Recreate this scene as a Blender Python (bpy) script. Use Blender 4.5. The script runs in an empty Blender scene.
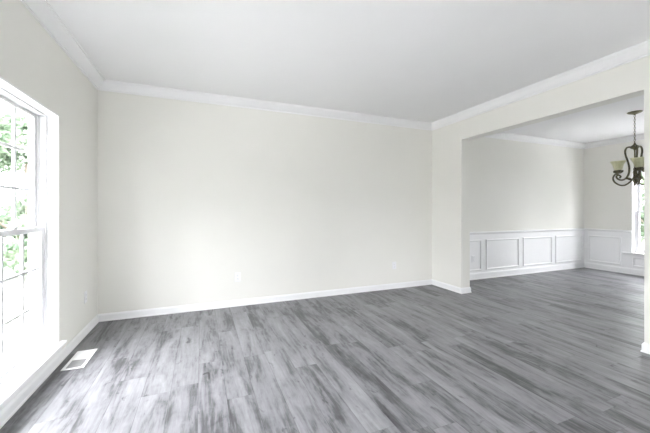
import bpy, bmesh, math, random
from mathutils import Vector, Matrix
random.seed(7)
C = bpy.context.scene.collection
SC = bpy.context.scene

# ------------------------------------------------------------------ camera, sky, sun, exposure
CAM_A, CAM_F, CAM_Y0 = 0.382, 307.0, 210.5
CX, CH = 1.102, 1.268
cd = bpy.data.cameras.new('camera'); cam = bpy.data.objects.new('camera', cd); C.objects.link(cam)
cam.location = (CX, 0, CH); cam.rotation_euler = (math.pi/2, 0, -CAM_A)
cd.sensor_width = 36; cd.lens = CAM_F/650*36; cd.shift_y = -(216.5-CAM_Y0)/650
cd.clip_start = 0.05; cd.clip_end = 500
SC.camera = cam

W = bpy.data.worlds.new('overcast_sky'); SC.world = W; W.use_nodes = True
nt = W.node_tree; nt.nodes.clear()
wo = nt.nodes.new('ShaderNodeOutputWorld'); bg = nt.nodes.new('ShaderNodeBackground')
# overcast sky: brighter towards the zenith than at the horizon
SKY_ZENITH, SKY_HORIZON = 8.5, 8.0
wtc = nt.nodes.new('ShaderNodeTexCoord'); wsx = nt.nodes.new('ShaderNodeSeparateXYZ'); wmr = nt.nodes.new('ShaderNodeMapRange')
nt.links.new(wtc.outputs['Generated'], wsx.inputs[0]); nt.links.new(wsx.outputs['Z'], wmr.inputs['Value'])
wmr.inputs['From Min'].default_value = 0.0; wmr.inputs['From Max'].default_value = 0.7
wmr.inputs['To Min'].default_value = SKY_HORIZON; wmr.inputs['To Max'].default_value = SKY_ZENITH
bg.inputs['Color'].default_value = (0.945, 0.958, 1.0, 1)
nt.links.new(wmr.outputs[0], bg.inputs['Strength'])
nt.links.new(bg.outputs[0], wo.inputs[0])

SC.view_settings.view_transform = 'Standard'; SC.view_settings.look = 'None'
SC.view_settings.gamma = 1; SC.view_settings.use_curve_mapping = False
SC.view_settings.exposure = 2.09
SC.cycles.max_bounces = 14; SC.cycles.diffuse_bounces = 10; SC.cycles.transparent_max_bounces = 16
SC.cycles.sample_clamp_indirect = 8

def portal(name, loc, rot, sx, sy):
    l = bpy.data.lights.new(name, 'AREA'); l.shape = 'RECTANGLE'; l.size = sx; l.size_y = sy
    l.cycles.is_portal = True
    o = bpy.data.objects.new(name, l); C.objects.link(o); o.location = loc; o.rotation_euler = rot

# ------------------------------------------------------------------ dimensions (metres)
RW, RD, RF = 4.779, 4.214, -2.7       # living room: X 0..RW, Y RF..RD
H = 2.74
T = 0.17                               # partition between living and dining room
OY0, OY1, OH = 1.485, 3.571, 2.352     # opening in the partition
DX0, DX1 = RW+T, 9.03       # dining room
WT = 0.20                              # outer walls

# ------------------------------------------------------------------ materials
def new_mat(name):
    m = bpy.data.materials.new(name); m.use_nodes = True
    return m, m.node_tree, m.node_tree.nodes['Principled BSDF']

def plain(name, col, rough=0.5, metal=0.0, spec=0.5, noise=0.03, nscale=20, bump=0.0):
    m, t, b = new_mat(name)
    b.inputs['Roughness'].default_value = rough; b.inputs['Metallic'].default_value = metal
    b.inputs['Specular IOR Level'].default_value = spec
    tc = t.nodes.new('ShaderNodeTexCoord'); n = t.nodes.new('ShaderNodeTexNoise')
    n.inputs['Scale'].default_value = nscale; n.inputs['Detail'].default_value = 3
    t.links.new(tc.outputs['Object'], n.inputs['Vector'])
    r = t.nodes.new('ShaderNodeValToRGB')
    r.color_ramp.elements[0].position = .3; r.color_ramp.elements[1].position = .7
    r.color_ramp.elements[0].color = tuple(c*(1-noise) for c in col)+(1,)
    r.color_ramp.elements[1].color = tuple(min(1, c*(1+noise)) for c in col)+(1,)
    t.links.new(n.outputs['Fac'], r.inputs[0]); t.links.new(r.outputs[0], b.inputs['Base Color'])
    if bump:
        bp = t.nodes.new('ShaderNodeBump'); bp.inputs['Strength'].default_value = bump; bp.inputs['Distance'].default_value = .002
        n2 = t.nodes.new('ShaderNodeTexNoise'); n2.inputs['Scale'].default_value = 260
        t.links.new(tc.outputs['Object'], n2.inputs['Vector'])
        t.links.new(n2.outputs['Fac'], bp.inputs['Height']); t.links.new(bp.outputs[0], b.inputs['Normal'])
    return m

M_WALL = plain('cream_wall_paint', (.80, .792, .750), .75, spec=.3, noise=.006, nscale=3, bump=.05)
M_CEIL = plain('white_ceiling_paint', (.86, .86, .865), .85, spec=.2, noise=.005, nscale=3, bump=.05)
M_TRIM = plain('white_trim_paint', (.86, .86, .865), .42, spec=.4, noise=.005)
M_VINYL = plain('white_window_vinyl', (.70, .70, .71), .35, noise=.005)
M_PLATE = plain('white_plastic_plate', (.84, .84, .85), .35, noise=.01)
M_SLOT = plain('dark_slot', (.05, .05, .05), .6)
M_VENT = plain('white_enamel_vent', (.85, .85, .84), .4, noise=.01)
M_DAMP = plain('grey_damper_metal', (.30, .30, .30), .45, metal=.3, noise=.05)
M_BRONZE = plain('aged_bronze', (.13, .12, .07), .3, metal=.7, noise=.45, nscale=45)
M_BARK = plain('grey_brown_bark', (.16, .13, .10), .9, noise=.3)
M_EXT = plain('pale_siding', (.7, .7, .68), .7)

def glass_mat():
    m = bpy.data.materials.new('window_glass'); m.use_nodes = True; t = m.node_tree; t.nodes.clear()
    o = t.nodes.new('ShaderNodeOutputMaterial'); mx = t.nodes.new('ShaderNodeMixShader')
    tr = t.nodes.new('ShaderNodeBsdfTransparent'); gl = t.nodes.new('ShaderNodeBsdfGlossy')
    tr.inputs[0].default_value = (.98, .98, .98, 1); gl.inputs['Roughness'].default_value = .02
    mx.inputs[0].default_value = .05
    t.links.new(tr.outputs[0], mx.inputs[1]); t.links.new(gl.outputs[0], mx.inputs[2])
    t.links.new(mx.outputs[0], o.inputs[0])
    return m
M_GLASS = glass_mat()

def shade_mat():
    m, t, b = new_mat('cream_alabaster_glass')
    b.inputs['Roughness'].default_value = .35
    n = t.nodes.new('ShaderNodeTexNoise'); n.inputs['Scale'].default_value = 14; n.inputs['Detail'].default_value = 5; n.inputs['Distortion'].default_value = 1.2
    tc = t.nodes.new('ShaderNodeTexCoord'); t.links.new(tc.outputs['Object'], n.inputs['Vector'])
    r = t.nodes.new('ShaderNodeValToRGB')
    r.color_ramp.elements[0].position = .3; r.color_ramp.elements[1].position = .72
    r.color_ramp.elements[0].color = (.70, .70, .48, 1); r.color_ramp.elements[1].color = (.86, .85, .66, 1)
    t.links.new(n.outputs['Fac'], r.inputs[0]); t.links.new(r.outputs[0], b.inputs['Base Color'])
    tl = t.nodes.new('ShaderNodeBsdfTranslucent'); t.links.new(r.outputs[0], tl.inputs[0])
    mx = t.nodes.new('ShaderNodeMixShader'); mx.inputs[0].default_value = .45
    out = t.nodes['Material Output']
    t.links.new(b.outputs[0], mx.inputs[1]); t.links.new(tl.outputs[0], mx.inputs[2]); t.links.new(mx.outputs[0], out.inputs[0])
    return m
M_SHADE = shade_mat()

def floor_mat():
    m, t, b = new_mat('grey_oak_vinyl_plank')
    N = t.nodes.new; L = t.links.new
    def math_(op, a, bb=None, c=None):
        n = N('ShaderNodeMath'); n.operation = op
        for i, v in enumerate((a, bb, c)):
            if v is None: continue
            if isinstance(v, (int, float)): n.inputs[i].default_value = v
            else: L(v, n.inputs[i])
        return n.outputs[0]
    tc = N('ShaderNodeTexCoord'); sx = N('ShaderNodeSeparateXYZ'); L(tc.outputs['Object'], sx.inputs[0])
    X, Y = sx.outputs[0], sx.outputs[1]
    PW, PL = .18, 1.22
    u = math_('DIVIDE', X, PW); row = math_('FLOOR', u); fu = math_('FRACT', u)
    wn = N('ShaderNodeTexWhiteNoise'); wn.noise_dimensions = '1D'; L(row, wn.inputs['W'])
    v = math_('ADD', math_('DIVIDE', Y, PL), math_('MULTIPLY', wn.outputs['Value'], 7.31))
    col = math_('FLOOR', v); fv = math_('FRACT', v)
    cb = N('ShaderNodeCombineXYZ'); L(row, cb.inputs[0]); L(col, cb.inputs[1])
    w2 = N('ShaderNodeTexWhiteNoise'); w2.noise_dimensions = '2D'; L(cb.outputs[0], w2.inputs['Vector'])
    rnd = w2.outputs['Value']
    sc = N('ShaderNodeSeparateColor'); L(w2.outputs['Color'], sc.inputs[0])
    # per-plank coordinates
    def coords(kx, ky, seed):
        c = N('ShaderNodeCombineXYZ')
        L(math_('ADD', math_('MULTIPLY', X, kx), math_('MULTIPLY', sc.outputs[0], 37.0+seed)), c.inputs[0])
        L(math_('ADD', math_('MULTIPLY', Y, ky), math_('MULTIPLY', sc.outputs[1], 53.0)), c.inputs[1])
        L(math_('MULTIPLY', sc.outputs[2], 19.0), c.inputs[2])
        return c.outputs[0]
    def noise(vec, scale, det, rough=.5, dist=0):
        n = N('ShaderNodeTexNoise'); n.inputs['Scale'].default_value = scale; n.inputs['Detail'].default_value = det
        n.inputs['Roughness'].default_value = rough; n.inputs['Distortion'].default_value = dist
        L(vec, n.inputs['Vector']); return n.outputs['Fac']
    cloud = noise(coords(9, 1.5, 0), 1.0, 4, .6, .5)          # smoky patches along the grain
    mid = noise(coords(36, 4.0, 9), 1.0, 5, .7, .6)          # streaks
    grain = noise(coords(170, 8.0, 5), 1.0, 4, .7, .2)         # fine grain
    knot = noise(coords(10, 9.0, 21), 1.0, 4, .6, 1.0)          # cross patches near knots
    wv = N('ShaderNodeTexWave'); wv.bands_direction = 'X'; wv.inputs['Scale'].default_value = 1.5
    wv.inputs['Distortion'].default_value = 16.0; wv.inputs['Detail'].default_value = 2; wv.inputs['Detail Scale'].default_value = .7
    L(coords(6, 1.7, 3), wv.inputs['Vector'])
    dark = N('ShaderNodeMapRange'); dark.inputs['From Min'].default_value = .36; dark.inputs['From Max'].default_value = .56
    dark.inputs['To Min'].default_value = 1; dark.inputs['To Max'].default_value = .15; L(cloud, dark.inputs['Value'])
    cath = math_('MULTIPLY', math_('SUBTRACT', wv.outputs['Fac'], .5), dark.outputs[0])
    s = math_('MULTIPLY', cloud, .80)
    s = math_('MULTIPLY_ADD', mid, .32, s)
    s = math_('MULTIPLY_ADD', grain, .16, s)
    s = math_('MULTIPLY_ADD', knot, .17, s)
    s = math_('MULTIPLY_ADD', cath, .055, s)
    s = math_('MULTIPLY_ADD', rnd, .12, s)
    spot = N('ShaderNodeMapRange'); spot.inputs['From Min'].default_value = .64; spot.inputs['From Max'].default_value = .74
    spot.inputs['To Min'].default_value = 0; spot.inputs['To Max'].default_value = -.16
    L(noise(coords(13, 6.5, 31), 1.0, 3, .55, .8), spot.inputs['Value'])
    s = math_('ADD', s, spot.outputs[0])
    r = N('ShaderNodeValToRGB'); e = r.color_ramp.elements
    FLOOR_LO, FLOOR_HI = .50, 1.07
    def at(q): return FLOOR_LO+(FLOOR_HI-FLOOR_LO)*q
    sm = N('ShaderNodeMapRange'); sm.inputs['From Min'].default_value = FLOOR_LO; sm.inputs['From Max'].default_value = FLOOR_HI; L(s, sm.inputs['Value'])
    e[0].position = 0; e[0].color = (.026, .026, .028, 1)
    e[1].position = 1; e[1].color = (.31, .31, .325, 1)
    e2 = e.new(.30); e2.color = (.088, .088, .093, 1)
    e3 = e.new(.48); e3.color = (.178, .178, .188, 1)
    L(sm.outputs[0], r.inputs[0])
    # seams
    d1 = math_('MULTIPLY', math_('MINIMUM', fu, math_('SUBTRACT', 1.0, fu)), PW)
    d2 = math_('MULTIPLY_ADD', math_('MINIMUM', fv, math_('SUBTRACT', 1.0, fv)), PL, .0006)
    d = math_('MINIMUM', d1, d2)
    seam = N('ShaderNodeMapRange'); seam.inputs['From Min'].default_value = .0006; seam.inputs['From Max'].default_value = .0022
    seam.inputs['To Min'].default_value = .58; seam.inputs['To Max'].default_value = 1.0
    L(d, seam.inputs['Value'])
    mx = N('ShaderNodeMix'); mx.data_type = 'RGBA'; mx.blend_type = 'MULTIPLY'; mx.inputs['Factor'].default_value = 1
    L(r.outputs[0], mx.inputs['A']); L(seam.outputs[0], mx.inputs['B'])
    L(mx.outputs['Result'], b.inputs['Base Color'])
    rr = N('ShaderNodeMapRange'); rr.inputs['To Min'].default_value = .30; rr.inputs['To Max'].default_value = .46
    L(grain, rr.inputs['Value']); L(rr.outputs[0], b.inputs['Roughness'])
    b.inputs['Specular IOR Level'].default_value = .36
    bp = N('ShaderNodeBump'); bp.inputs['Strength'].default_value = .25; bp.inputs['Distance'].default_value = .0015
    hh = math_('MULTIPLY_ADD', grain, .5, seam.outputs[0]); L(hh, bp.inputs['Height']); L(bp.outputs[0], b.inputs['Normal'])
    return m
M_FLOOR = floor_mat()

def leaf_mat(name, c0, c1):
    m, t, b = new_mat(name)
    b.inputs['Roughness'].default_value = .6; b.inputs['Specular IOR Level'].default_value = .12
    n = t.nodes.new('ShaderNodeTexNoise'); n.inputs['Scale'].default_value = 2.5; n.inputs['Detail'].default_value = 4
    tc = t.nodes.new('ShaderNodeTexCoord'); t.links.new(tc.outputs['Object'], n.inputs['Vector'])
    r = t.nodes.new('ShaderNodeValToRGB'); r.color_ramp.elements[0].position = .35; r.color_ramp.elements[1].position = .65
    r.color_ramp.elements[0].color = c0+(1,); r.color_ramp.elements[1].color = c1+(1,)
    t.links.new(n.outputs['Fac'], r.inputs[0]); t.links.new(r.outputs[0], b.inputs['Base Color'])
    tl = t.nodes.new('ShaderNodeBsdfTranslucent'); t.links.new(r.outputs[0], tl.inputs[0])
    mx = t.nodes.new('ShaderNodeMixShader'); mx.inputs[0].default_value = .4
    out = t.nodes['Material Output']
    t.links.new(b.outputs[0], mx.inputs[1]); t.links.new(tl.outputs[0], mx.inputs[2]); t.links.new(mx.outputs[0], out.inputs[0])
    return m
M_LEAF = leaf_mat('mid_green_leaves', (.04, .065, .03), (.12, .16, .07))
M_LEAF2 = leaf_mat('blue_green_leaves', (.035, .065, .055), (.10, .15, .13))
M_LEAF3 = leaf_mat('glare_washed_leaves', (.10, .15, .10), (.26, .32, .22))  # lightened leaf copy: overexposure and window glare put into the colour
M_LAWN = plain('short_lawn_grass', (.068, .071, .054), .9, noise=.3, nscale=6)
M_BOUNCE_PAVING = plain('light_concrete', (.50, .50, .49), .85, noise=.05, nscale=4)
M_BOUNCE_DRIVE = plain('pale_concrete', (.52, .51, .495), .85, noise=.06, nscale=4)

# ------------------------------------------------------------------ mesh helpers
class MB:
    def __init__(s): s.v = []; s.f = []; s.smooth = []
    def add(s, vs, fs, smooth=False):
        o = len(s.v); s.v += [tuple(v) for v in vs]
        for f in fs: s.f.append(tuple(i+o for i in f)); s.smooth.append(smooth)
    def box(s, a, b):
        x0, x1 = sorted((a[0], b[0])); y0, y1 = sorted((a[1], b[1])); z0, z1 = sorted((a[2], b[2]))
        s.add([(x0,y0,z0),(x1,y0,z0),(x1,y1,z0),(x0,y1,z0),(x0,y0,z1),(x1,y0,z1),(x1,y1,z1),(x0,y1,z1)],
              [(0,3,2,1),(4,5,6,7),(0,1,5,4),(1,2,6,5),(2,3,7,6),(3,0,4,7)])
    def sweep(s, path, prof, closed=False, to3=None):
        """prof (offset to the left of the path, height) along a 2D polyline with mitred corners"""
        n = len(path); k = len(prof); P = [Vector(p) for p in path]; rings = []
        for i in range(n):
            d0 = (P[i]-P[i-1]).normalized() if (closed or i > 0) else None
            d1 = (P[(i+1) % n]-P[i]).normalized() if (closed or i < n-1) else None
            if d0 is None: d0 = d1
            if d1 is None: d1 = d0
            n0 = Vector((-d0.y, d0.x)); n1 = Vector((-d1.y, d1.x)); m = (n0+n1)
            m = m/m.length; m = m/max(.2, m.dot(n0))
            rings.append([(P[i].x+m.x*o, P[i].y+m.y*o, z) for o, z in prof])
        vs = [v for r in rings for v in r]
        if to3: vs = [to3(*v) for v in vs]
        fs = []
        for i in range(n if closed else n-1):
            j = (i+1) % n
            for q in range(k):
                q2 = (q+1) % k
                fs.append((i*k+q, j*k+q, j*k+q2, i*k+q2))
        if not closed:
            fs.append(tuple(range(k))); fs.append(tuple((n-1)*k+q for q in reversed(range(k))))
        s.add(vs, fs)
    def lathe(s, prof, n=24, c=(0,0,0), cap=True):
        vs = []; fs = []
        for r, z in prof:
            for i in range(n):
                a = 2*math.pi*i/n; vs.append((c[0]+r*math.cos(a), c[1]+r*math.sin(a), c[2]+z))
        for j in range(len(prof)-1):
            for i in range(n):
                i2 = (i+1) % n; fs.append((j*n+i, j*n+i2, (j+1)*n+i2, (j+1)*n+i))
        if cap:
            fs.append(tuple(reversed(range(n)))); fs.append(tuple((len(prof)-1)*n+i for i in range(n)))
        s.add(vs, fs, True)
    def tube(s, pts, r, n=10, closed=False):
        P = [Vector(p) for p in pts]; m = len(P); vs = []; fs = []
        R = r if isinstance(r, (list, tuple)) else [r]*m
        up = None
        for i in range(m):
            a = P[i-1] if (i > 0 or closed) else P[i]; b = P[(i+1) % m] if (i < m-1 or closed) else P[i]
            t = (b-a).normalized()
            if up is None: up = t.orthogonal().normalized()
            up = (up-t*up.dot(t)).normalized(); w = t.cross(up)
            for q in range(n):
                an = 2*math.pi*q/n; vs.append(P[i]+(up*math.cos(an)+w*math.sin(an))*R[i])
        for i in range(m if closed else m-1):
            j = (i+1) % m
            for q in range(n):
                q2 = (q+1) % n; fs.append((i*n+q, i*n+q2, j*n+q2, j*n+q))
        if not closed:
            fs.append(tuple(reversed(range(n)))); fs.append(tuple((m-1)*n+q for q in range(n)))
        s.add(vs, fs, True)
    def build(s, name, mat, parent=None, loc=(0,0,0), bevel=0, mats=None, xf=None):
        me = bpy.data.meshes.new(name)
        vs = [xf(*v) for v in s.v] if xf else s.v
        me.from_pydata(vs, [], s.f); me.polygons.foreach_set('use_smooth', s.smooth)
        me.materials.append(mat); me.update()
        bm = bmesh.new(); bm.from_mesh(me); bmesh.ops.recalc_face_normals(bm, faces=bm.faces); bm.to_mesh(me); bm.free()
        o = bpy.data.objects.new(name, me); C.objects.link(o); o.location = loc
        if parent: o.parent = parent
        if bevel:
            b = o.modifiers.new('bevel', 'BEVEL'); b.width = bevel; b.segments = 2; b.limit_method = 'ANGLE'
        return o

def tag(o, label, cat=None, kind=None, group=None):
    o['label'] = label
    if cat: o['category'] = cat
    if kind: o['kind'] = kind
    if group: o['group'] = group
    return o
def empty(name, loc, rz=0):
    o = bpy.data.objects.new(name, None); C.objects.link(o); o.location = loc; o.rotation_euler = (0, 0, rz); o.empty_display_size = .1
    return o
def spline(pts, n=8):
    """Catmull-Rom through the points"""
    P = [Vector(p) for p in pts]; P = [P[0]*2-P[1]]+P+[P[-1]*2-P[-2]]; out = []
    for i in range(1, len(P)-2):
        for k in range(n):
            t = k/n; a, b, c, d = P[i-1:i+3]
            out.append(.5*((2*b)+(c-a)*t+(2*a-5*b+4*c-d)*t*t+(3*b-a-3*c+d)*t**3))
    out.append(P[-2]); return out

# ------------------------------------------------------------------ windows' places (u0, u1 along the wall, z0, z1)
WIN_LIV = (2.29, 3.20, .17, 2.06)
ADDED_WIN_NEAR = (1.22, 2.13, .17, 2.06)  # added out of view, moves the back wall's bright zone to the right
ADDED_WIN_NEAR2 = (-1.6, -.69, .17, 2.06)  # added out of view for more daylight from the left
WIN_DIN = (2.48, 3.39, .43, 2.06)
ADDED_WIN_DIN2 = (.55, 1.46, .44, 2.06)  # added out of view to brighten the dining room
ADDED_WIN_FRONT = (1.0, 1.91, .17, 2.06)  # added behind the camera to raise the room's light level
ADDED_WIN_FRONT2 = (2.9, 3.81, .17, 2.06)  # second added front window, also only for fill daylight
ADDED_WIN_DF = (6.5, 7.41, .44, 2.06)  # added in the dining room's front wall for extra daylight

def wall_with_holes(mb, u0, u1, holes, put, z0=0.0, z1=H+.05):
    """boxes put(ua, ub, za, zb) around rectangular holes"""
    u = u0
    for a, b, za, zb in sorted(holes):
        put(u, a, z0, z1)
        if za > z0: put(a, b, z0, za)
        put(a, b, zb, z1); u = b
    put(u, u1, z0, z1)

# floor and ceiling
b = MB(); b.box((-WT, RF-WT, -.12), (DX1+WT, RD+WT, 0))
tag(b.build('floor', M_FLOOR), 'grey wood-grain plank floor running through both rooms', 'floor', 'structure')
b = MB(); b.box((-WT, RF-WT, H), (DX1+WT, RD+WT, H+.15))
tag(b.build('ceiling', M_CEIL), 'smooth white ceiling over both rooms', 'ceiling', 'structure')
# walls
b = MB(); wall_with_holes(b, RF-WT, RD+WT, [WIN_LIV, ADDED_WIN_NEAR, ADDED_WIN_NEAR2], lambda a, c, z, y: b.box((-WT, a, z), (0, c, y)))
tag(b.build('wall_left', M_WALL), 'cream wall with the tall floor-length window on the left', 'wall', 'structure')
b = MB(); b.box((0, RD, 0), (DX1, RD+WT, H+.05))
tag(b.build('wall_back', M_WALL), 'long bare cream wall opposite the camera', 'wall', 'structure')
b = MB(); wall_with_holes(b, RF, RD, [(OY0, OY1, 0, OH)], lambda a, c, z, y: b.box((RW, a, z), (RW+T, c, y)) if y > z else None)
tag(b.build('wall_partition', M_WALL), 'cream partition wall with the wide cased-free opening to the dining room', 'wall', 'structure')
b = MB(); wall_with_holes(b, RF-WT, RD+WT, [WIN_DIN, ADDED_WIN_DIN2], lambda a, c, z, y: b.box((DX1, a, z), (DX1+WT, c, y)))
tag(b.build('wall_right', M_WALL), 'far dining room wall with the narrow visible window', 'wall', 'structure')
b = MB(); wall_with_holes(b, 0, DX1, [ADDED_WIN_FRONT, ADDED_WIN_FRONT2, ADDED_WIN_DF], lambda a, c, z, y: b.box((a, RF-WT, z), (c, RF, y)))
tag(b.build('wall_front', M_WALL), 'cream wall behind the camera', 'wall', 'structure')

# ------------------------------------------------------------------ windows
def make_window(name, label, win, xf, cols=3, rows=3, ear=.03):
    """local: u along wall, d outward from the room face (0..WT), z. frame at d .075..WT"""
    u0, u1, z0, z1 = win
    f = MB(); fw = .03
    for a, c in (((u0, .075, z0), (u0+fw, WT-.01, z1)), ((u1-fw, .075, z0), (u1, WT-.01, z1)),
                 ((u0+fw, .075, z1-.025), (u1-fw, WT-.01, z1)), ((u0+fw, .075, z0), (u1-fw, WT-.01, z0+.03))):
        f.box(a, c)
    for a, c in (((u0+fw, .118, z0+.03), (u0+fw+.012, .128, z1-.025)), ((u1-fw-.012, .118, z0+.03), (u1-fw, .128, z1-.025))):
        f.box(a, c)                                                        # parting stops
    root = tag(f.build(name, M_VINYL, xf=xf, bevel=.003), label, 'window', 'structure')
    # reveal lining: painted return around the opening
    l = MB(); th = .012
    l.box((u0, 0, z0), (u0+th, .075, z1)); l.box((u1-th, 0, z0), (u1, .075, z1)); l.box((u0+th, 0, z1-th), (u1-th, .075, z1))
    l.build('jamb_lining', M_TRIM, root, xf=xf)
    mid = (z0+.03+z1-.025)/2+.0
    st = .05; mw = .021
    def sash(nm, d0, d1, za, zb, bot, top):
        s = MB(); a0, a1 = u0+fw+.002, u1-fw-.002
        s.box((a0, d0, za), (a0+st-.002, d1, zb)); s.box((a1-st+.002, d0, za), (a1, d1, zb))
        g0, g1, h0, h1 = a0+st-.002, a1-st+.002, za+bot, zb-top
        s.box((g0, d0, za), (g1, d1, h0)); s.box((g0, d0, h1), (g1, d1, zb))
        dm = (d0+d1)/2
        for i in range(1, cols):
            c = g0+(g1-g0)*i/cols; s.box((c-mw/2, d0+.006, h0), (c+mw/2, d1-.006, h1))
        for i in range(1, rows):
            c = h0+(h1-h0)*i/rows; s.box((g0, d0+.007, c-mw/2), (g1, d1-.007, c+mw/2))
        o = s.build(nm, M_VINYL, root, xf=xf, bevel=.003)
        g = MB(); g.box((g0-.004, dm-.002, h0-.004), (g1+.004, dm+.002, h1+.004)); g.build('pane', M_GLASS, o, xf=xf)
        return o
    lo = sash('lower_sash', .086, .116, z0+.031, mid+.02, .036, .04)
    sash('upper_sash', .130, .160, mid-.02, z1-.026, .04, .026)
    k = MB(); c = (u0+u1)/2; k.box((c-.03, .080, mid+.0205), (c+.03, .112, mid+.033)); k.box((c-.008, .084, mid+.033), (c+.03, .098, mid+.041))
    k.build('sash_lock', M_VINYL, lo, xf=xf, bevel=.002)
    # stool and apron
    s = MB(); s.box((u0+.001, -.0, z0-.022), (u1-.001, .075, z0+.002)); s.box((u0-ear, -.045, z0-.022), (u1+ear, -.0005, z0+.002))
    s.build('sill', M_TRIM, root, xf=xf, bevel=.005)
    a = MB()
    a.sweep([(u1+ear-.02, 0), (u0-ear+.02, 0)], [(0, z0-.075), (.012, z0-.075), (.014, z0-.045), (.022, z0-.035), (.026, z0-.0225), (0, z0-.0225)])
    a.build('apron', M_TRIM, root, xf=lambda x, y, z: xf(x, -abs(y), z))
    return root
XL = lambda u, d, z: (-d, u, z)
XR = lambda u, d, z: (DX1+d, u, z)
XF = lambda u, d, z: (u, RF-d, z)
make_window('window_1', 'tall white double-hung grille window at left above a low sill', WIN_LIV, XL)
make_window('window_2', 'white double-hung dining room window seen beneath the chandelier', WIN_DIN, XR, ear=.14)
make_window('added_window_3', 'added unseen double-hung window in the left wall beside the camera', ADDED_WIN_NEAR, XL)
make_window('added_window_8', 'added unseen double-hung window in the left wall behind the camera', ADDED_WIN_NEAR2, XL)
make_window('added_window_4', 'added unseen double-hung window farther along the dining room wall', ADDED_WIN_DIN2, XR)
make_window('added_window_5', 'added unseen double-hung window behind the camera at its left', ADDED_WIN_FRONT, XF)
make_window('added_window_6', 'added unseen double-hung window behind the camera at its right', ADDED_WIN_FRONT2, XF)
make_window('added_window_7', 'added unseen double-hung window in the front wall of the dining room', ADDED_WIN_DF, XF)
for i, (w, xf, rot) in enumerate(((WIN_LIV, XL, (0, -math.pi/2, 0)), (ADDED_WIN_NEAR, XL, (0, -math.pi/2, 0)), (ADDED_WIN_NEAR2, XL, (0, -math.pi/2, 0)), (WIN_DIN, XR, (0, math.pi/2, 0)),
                                  (ADDED_WIN_DIN2, XR, (0, math.pi/2, 0)))):
    portal('sky_portal', xf((w[0]+w[1])/2, WT, (w[2]+w[3])/2), rot, w[3]-w[2], w[1]-w[0])
for w in (ADDED_WIN_FRONT, ADDED_WIN_FRONT2, ADDED_WIN_DF):
    portal('sky_portal', XF((w[0]+w[1])/2, WT, (w[2]+w[3])/2), (math.pi/2, 0, 0), w[1]-w[0], w[3]-w[2])

# ------------------------------------------------------------------ crown, baseboards
CROWN = [(0, 2.640), (.014, 2.640), (.014, 2.654), (.024, 2.658), (.042, 2.672), (.062, 2.694), (.078, 2.712), (.084, 2.722),
         (.084, 2.728), (.098, 2.728), (.098, 2.7395), (0, 2.7395)]
b = MB(); b.sweep([(0, RF), (RW, RF), (RW, RD), (0, RD)], CROWN, True)
tag(b.build('trim_1', M_TRIM), 'white crown moulding around the living room ceiling', 'crown moulding', 'structure')
b = MB(); b.sweep([(DX0, RF), (DX1, RF), (DX1, RD), (DX0, RD)], CROWN, True)
tag(b.build('trim_2', M_TRIM), 'white crown moulding around the dining room ceiling', 'crown moulding', 'structure')
BASE = [(0, .0005), (.018, .0005), (.018, .012), (.013, .018), (.013, .066), (.009, .078), (.004, .086), (0, .086)]
b = MB(); b.sweep([(0, RD), (0, RF)], BASE)
tag(b.build('baseboard_left', M_TRIM), 'white baseboard under the tall left window', 'baseboard', 'structure')
b = MB(); b.sweep([(RW, RD), (0, RD)], BASE)
tag(b.build('baseboard_back', M_TRIM), 'white baseboard along the long back wall', 'baseboard', 'structure')
b = MB(); b.sweep([(DX0, RD), (DX0, OY1), (RW, OY1), (RW, RD)], BASE)
tag(b.build('baseboard_partition', M_TRIM), 'white baseboard wrapping the wall end at the left of the opening', 'baseboard', 'structure')
b = MB(); b.sweep([(RW, RF), (RW, OY0), (DX0, OY0), (DX0, RF)], BASE)
tag(b.build('baseboard_right', M_TRIM), 'white baseboard wrapping the wall end at the right of the opening', 'baseboard', 'structure')
DBASE = [(0, .0005), (.026, .0005), (.026, .016), (.020, .022), (.020, .095), (.016, .11), (.010, .122), (0, .122)]
b = MB(); b.sweep([(DX1, RF), (DX1, RD), (DX0, RD)], DBASE)
tag(b.build('baseboard_dining', M_TRIM), 'tall white baseboard below the dining room wainscot', 'baseboard', 'structure')

# ------------------------------------------------------------------ wainscot in the dining room
FR = [(0, 0), (.032, 0), (.032, .006), (.024, .012), (.014, .016), (.006, .014), (0, .010)]   # (inward across the frame, height off the wall)
def panel_frame(a, c, z0, z1, xf, parent):
    m = MB(); m.sweep([(a, z0), (c, z0), (c, z1), (a, z1)], FR, True)
    return m.build('panel_moulding', M_TRIM, parent, xf=xf)
b = MB(); b.box((DX0, RD-.006, 0), (DX1, RD, .83))
wb = tag(b.build('trim_3', M_TRIM), 'white wainscot panelling along the back of the dining room', 'wainscot', 'structure')
xb = lambda u, z, o: (u, RD-.006-o, z)
for a, c in ((5.03, 5.92), (6.035, 6.925), (7.04, 7.93), (8.04, 8.94)): panel_frame(a, c, .158, .728, xb, wb)
b = MB(); wall_with_holes(b, RF, RD-.006, [(WIN_DIN[0], WIN_DIN[1], WIN_DIN[2], .83), (ADDED_WIN_DIN2[0], ADDED_WIN_DIN2[1], .44, .83)],
                          lambda a, c, z, y: b.box((DX1-.006, a, z), (DX1, c, y)) if y > z else None, 0, .83)
wr = tag(b.build('trim_4', M_TRIM), 'white wainscot panelling on the dining room window wall', 'wainscot', 'structure')
xr = lambda u, z, o: (DX1-.006-o, u, z)
for a, c, z0, z1 in ((3.55, 4.12, .158, .728), (2.50, 3.37, .158, .35), (1.62, 2.30, .158, .728), (.58, 1.43, .158, .36)): panel_frame(a, c, z0, z1, xr, wr)
RAIL = [(0, .818), (.012, .818), (.014, .830), (.024, .842), (.030, .852), (.030, .866), (.024, .874), (0, .874)]
b = MB(); b.sweep([(DX1, WIN_DIN[1]), (DX1, RD), (DX0, RD)], RAIL)
b.sweep([(DX1, ADDED_WIN_DIN2[1]), (DX1, WIN_DIN[0])], RAIL)
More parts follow.
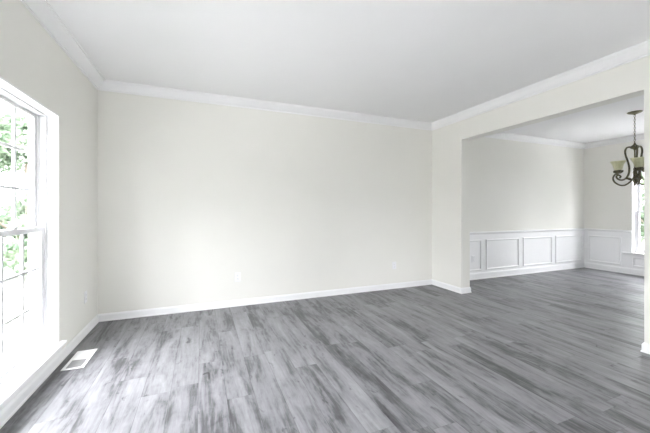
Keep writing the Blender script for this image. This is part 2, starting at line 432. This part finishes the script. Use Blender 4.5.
tag(b.build('trim_5', M_TRIM), 'white chair rail capping the dining room wainscot', 'chair rail', 'structure')

# ------------------------------------------------------------------ outlets
def outlet(loc, rz, label):
    """faces local -Y"""
    r = empty('wall_outlet', loc, rz); tag(r, label, 'outlet')
    p = MB(); p.box((-.038, -.006, -.060), (.038, 0, .060)); p.build('face_plate', M_PLATE, r, bevel=.003)
    for dz in (.020, -.020):
        q = MB(); q.box((-.017, -.0085, dz-.0145), (.017, -.006, dz+.0145)); s = q.build('receptacle', M_PLATE, r, bevel=.002)
        k = MB()
        k.box((-.0075, -.0088, dz-.002), (-.0055, -.0084, dz+.007)); k.box((.0055, -.0088, dz-.002), (.0075, -.0084, dz+.006))
        k.box((-.002, -.0088, dz-.010), (.002, -.0084, dz-.006)); k.build('slot', M_SLOT, s)
    q = MB(); q.lathe([(.0032, 0), (.0032, .0012), (.001, .0018)], 12); q.build('screw', M_PLATE, r, xf=lambda x, y, z: (x, -.006-z, y))
outlet((1.545, RD, .385), 0, 'white outlet low on the back wall nearer the left window')
outlet((4.007, RD, .375), 0, 'white outlet low on the back wall near the dining room opening')
outlet((0, 3.82, .385), math.pi/2, 'white outlet on the left wall between the window and the corner')
outlet((5.72, RD-.006, .385), 0, 'white outlet inside the leftmost wainscot panel of the dining room')

# ------------------------------------------------------------------ floor vent
vx0, vx1, vy0, vy1 = .068, .218, 3.025, 3.385
r = empty('floor_vent', ((vx0+vx1)/2, (vy0+vy1)/2, 0)); tag(r, 'white metal floor vent by the left baseboard, near the corner', 'floor vent')
hx, hy = (vx1-vx0)/2, (vy1-vy0)/2
p = MB(); fw = .022
p.box((-hx, -hy, 0), (-hx+fw, hy, .005)); p.box((hx-fw, -hy, 0), (hx, hy, .005))
p.box((-hx+fw, -hy, 0), (hx-fw, -hy+fw, .005)); p.box((-hx+fw, hy-fw, 0), (hx-fw, hy, .005)); p.box((-hx+fw, -.006, 0), (hx-fw, .006, .005))
p.build('frame', M_VENT, r, bevel=.0015)
p = MB(); p.box((-hx+fw, -hy+fw, 0), (hx-fw, -.006, .0015)); p.build('damper', M_DAMP, r)['label'] = 'grey damper plate'
p = MB(); p.box((-hx+fw, .006, 0), (hx-fw, hy-fw, .0025))
n = 9
for i in range(n):
    y = .006+(hy-fw-.006)*(i+.5)/n; p.box((-hx+fw, y-.0035, .0025), (hx-fw, y+.0035, .0045))
p.build('grille', M_VENT, r)

# ------------------------------------------------------------------ chandelier
CL = Vector((7.108, 2.532, H))
r = empty('chandelier', CL); tag(r, 'bronze scroll-arm chandelier with cream glass shades hanging in the dining room', 'chandelier')
p = MB(); p.lathe([(.086, 0), (.086, -.006), (.070, -.018), (.035, -.030), (.012, -.040), (.010, -.048)], 32); p.build('canopy', M_BRONZE, r)
# chain
p = MB(); z = -.044; k = 0
while z > -.455:
    pts = []
    for i in range(14):
        a = 2*math.pi*i/14; e = .0095*math.cos(a); h = .019*math.sin(a)
        pts.append((e, 0, z-.017+h) if k % 2 else (0, e, z-.017+h))
    p.tube(pts, .0028, 6, True); z -= .030; k += 1
p.build('chain', M_BRONZE, r)
# centre column
p = MB(); p.lathe([(.004, -.452), (.010, -.460), (.012, -.475), (.022, -.492), (.050, -.512), (.056, -.528), (.040, -.546), (.016, -.556), (.009, -.58), (.009, -.86),
                   (.014, -.87), (.022, -.90), (.018, -.94), (.022, -.98), (.030, -1.00), (.020, -1.04), (.010, -1.07), (.014, -1.085), (.003, -1.105)], 20)
p.build('column', M_BRONZE, r)
def arm_parts(ang):
    ca, sa = math.cos(ang), math.sin(ang)
    xf = lambda x, y, z: (x*ca-y*sa, x*sa+y*ca, z)
    K = .78
    sq = lambda pts: [(x*K, y, z) for x, y, z in pts]
    a = MB()
    # supply arm: from the foot of the column, under and up to the cup
    main = spline(sq([(.02, 0, -.985), (.06, 0, -1.035), (.14, 0, -1.085), (.22, 0, -1.080), (.295, 0, -1.03), (.320, 0, -.965), (.290, 0, -.915), (.248, 0, -.905), (.240, 0, -.885)]))
    a.tube(main, .011, 10)
    # tall upper scroll: rises from the crown, drops and curls under the cup
    up = spline(sq([(.035, 0, -.530), (.07, 0, -.515), (.115, 0, -.520), (.138, 0, -.570), (.125, 0, -.650), (.095, 0, -.740), (.078, 0, -.830), (.088, 0, -.920), (.130, 0, -.985),
                 (.190, 0, -1.005), (.245, 0, -.985), (.268, 0, -.945), (.238, 0, -.925), (.205, 0, -.950), (.222, 0, -.975)]))
    a.tube(up, .012, 10)
    o = a.build('arm', M_BRONZE, r, xf=xf)
    # cast leaf where the arm leaves the column
    l = MB()
    for s in (-1, 0, 1):
        L = [(.045, s*.006, -1.02), (.070, s*.022, -1.00), (.105, s*.026, -.985), (.145, s*.010, -.995)]
        l.tube(spline(sq(L), 5), [.006+.010*math.sin(math.pi*i/15) for i in range(16)], 6)
    l.build('leaf', M_BRONZE, o, xf=xf)
    c = MB(); c.lathe([(.008, -.905), (.022, -.898), (.030, -.885), (.020, -.875), (.040, -.866), (.046, -.856), (.034, -.850), (.026, -.842)], 18, c=(.24*K, 0, 0))
    for i in range(6):
        t = i*math.pi/3; c.tube(spline([(.24*K+.02*math.cos(t), .02*math.sin(t), -.895), (.24*K+.05*math.cos(t), .05*math.sin(t), -.872), (.24*K+.054*math.cos(t), .054*math.sin(t), -.850)], 4), [.009, .011, .012, .012, .012, .011, .009, .006, .003], 6)
    c.build('cup', M_BRONZE, r, xf=xf)
    s = MB()
    outer = [(.034, -.850), (.046, -.838), (.054, -.815), (.060, -.785), (.069, -.755), (.084, -.728), (.098, -.714)]
    inner = [(q-.005, z+.002) for q, z in reversed(outer)]
    s.lathe(outer+inner, 28, c=(.24*K, 0, 0), cap=False)
    s.build('shade', M_SHADE, r, xf=xf)
    t = MB(); t.lathe([(.013, -.845), (.013, -.80), (.010, -.795), (.018, -.775), (.020, -.762), (.014, -.748), (.003, -.742)], 14, c=(.24*K, 0, 0)); t.build('bulb', M_PLATE, r, xf=xf)
for deg in (-143.5, -23.5, 96.5): arm_parts(math.radians(deg))

# ------------------------------------------------------------------ outdoors
GZ = -.55
b = MB(); b.box((-160, -160, GZ-.2), (160, 160, GZ)); tag(b.build('ground', M_LAWN), 'lawn outside the windows', 'lawn', 'structure')
b = MB(); b.box((-10.2, -12, GZ), (-3.2, 9.5, GZ+.02)); tag(b.build('added_driveway', M_BOUNCE_DRIVE), 'added pale drive bouncing daylight in at the left windows', 'added_driveway', 'structure')  # added paving, out of view, reflects sky light up to the ceiling
b = MB(); b.box((DX1+.6, -12, GZ), (13.2, 8, GZ+.02)); tag(b.build('added_patio', M_BOUNCE_PAVING), 'light-bouncing pale concrete patio outside the dining room', 'added_patio', 'structure')  # added slab, throws light up into the dining room
b = MB(); b.box((.2, -12.2, GZ), (DX1+.59, RF-.5, GZ+.02)); tag(b.build('added_walkway', M_BOUNCE_PAVING), 'added pale concrete walk bouncing daylight in at the front', 'added_walkway', 'structure')  # added slab, evens out the ceiling by bounced light
b = MB(); b.box((-WT, RF-WT, GZ), (DX1+WT, RD+WT, -.12)); tag(b.build('foundation', M_EXT), 'pale foundation below the floor', 'foundation', 'structure')

def tree(loc, h, rad, trunk_h, label, mat, nleaf=2600, name='leafy_tree', ls=.16, group=None):
    t = empty(name, loc); tag(t, label, 'tree' if name != 'leafy_shrub' else 'shrub')
    if group: t['group'] = group
    tr = MB()
    tr.tube([(0, 0, 0), (.05, .02, trunk_h*.5), (0, .05, trunk_h), (.03, 0, h*.75)], [.035*h*.6, .028*h*.6, .022*h*.6, .008*h*.6], 8)
    for i in range(6):
        a = i*1.05+random.random(); z = trunk_h*(.8+.12*i)
        tr.tube(spline([(0, .03, min(z, h*.6)), (math.cos(a)*rad*.4, math.sin(a)*rad*.4, min(z, h*.6)+.12*h), (math.cos(a)*rad*.75, math.sin(a)*rad*.75, min(z, h*.6)+.2*h)], 4),
                [.012*h*.6]*4+[.008*h*.6]*4+[.004*h*.6], 6)
    tr.build('trunk', M_BARK, t)
    cr = MB(); blobs = []
    for i in range(14):
        a = random.random()*6.28; zz = random.random(); rr = rad*(.25+.6*random.random())*(1-.55*abs(zz-.4))
        blobs.append((math.cos(a)*rr, math.sin(a)*rr, trunk_h*.8+(h-trunk_h*.8)*(.1+.78*zz), rad*(.30+.22*random.random())))
    for i in range(nleaf):
        bx, by, bz, br = random.choice(blobs)
        d = Vector((random.gauss(0, 1), random.gauss(0, 1), random.gauss(0, .8))).normalized()*br*random.random()**.4
        c = Vector((bx, by, bz))+d; q = ls*(.6+.8*random.random())
        n = Vector((random.gauss(0, 1), random.gauss(0, 1), random.gauss(.6, 1))).normalized(); u = n.orthogonal().normalized(); w = n.cross(u)
        an = random.random()*6.28; e = u*math.cos(an)+w*math.sin(an); g = n.cross(e)
        cr.add([c-e*q, c+g*q*.45+n*q*.1, c+e*q, c-g*q*.45+n*q*.1], [(0, 1, 2, 3)])
    me = cr.build('foliage', mat, t)
    return t
TL = [(-14, 0, 6.2), (-13.6, 3.6, 5.6), (-14.2, 7.2, 6.3), (-13.8, -3.8, 6.0), (-15.2, -6.9, 6.2), (-13.2, 11.0, 5.8),
      (-11.5, 14.4, 6.2), (-8.05, 13.4, 6.6), (-4.35, 13.2, 5.6), (-1.0, 13.6, 6.2), (-5.6, 17.4, 7.4), (-2.4, 17.0, 7.0)]
for i, (x, y, h) in enumerate(TL):
    far = x > -11
    tree((x, y, GZ), h*(1 if far else .78), 1.55, h*.12, 'broad green tree outside the left window', M_LEAF3 if far else (M_LEAF if i % 2 else M_LEAF2), 7500 if far else 3600, ls=.115 if far else .21, group='trees outside the left window')
for x, y, h, rd in ((-3.1, 10.5, 1.9, .8), (-1.1, 10.9, 1.6, .75), (-5.1, 11.0, 2.0, .8), (-7.0, 11.2, 1.7, .75)):
    tree((x, y, GZ), h, rd, .3, 'low green shrub in front of the trees outside the left window', M_LEAF3, 1600, 'leafy_shrub', .10, 'shrubs outside the left window')
for i, (x, y, h) in enumerate(((15.6, 5.4, 6.6), (16, 9.4, 7), (15.8, 1.4, 6.6), (15.9, -2.7, 6.6), (16, -6.8, 6.6))):
    tree((x, y, GZ), h, 1.75, h*.1, 'green tree outside the dining room window', M_LEAF3, 4200, ls=.16, group='trees outside the dining window')
for x, y in ((.5, -14.5), (4.4, -14.2), (8.4, -14.6), (12.4, -14.3)):
    tree((x, y, GZ), 6.2, 1.8, 1.0, 'unseen green tree added in the front yard to cut sky light', M_LEAF2, 2200, ls=.22, group='added trees in the front yard')  # added unseen trees, hold back sky light at the front windows
for x, y, h in ((-4.4, -9.6, 9.5), (-8.0, -9.0, 9), (-8.2, -13.2, 9.5), (-4.2, -13.8, 9.5), (-11.6, -11.6, 8), (-11.4, -7.6, 7.5), (-15.8, -10.6, 8)):
    tree((x, y, GZ), h, 1.65, 1.0, 'unseen tall tree added at the yard corner to block sky light', M_LEAF, 4200, ls=.22, group='added light-blocking trees at the yard corner')  # added unseen trees, shade the overbright spot on the back wall
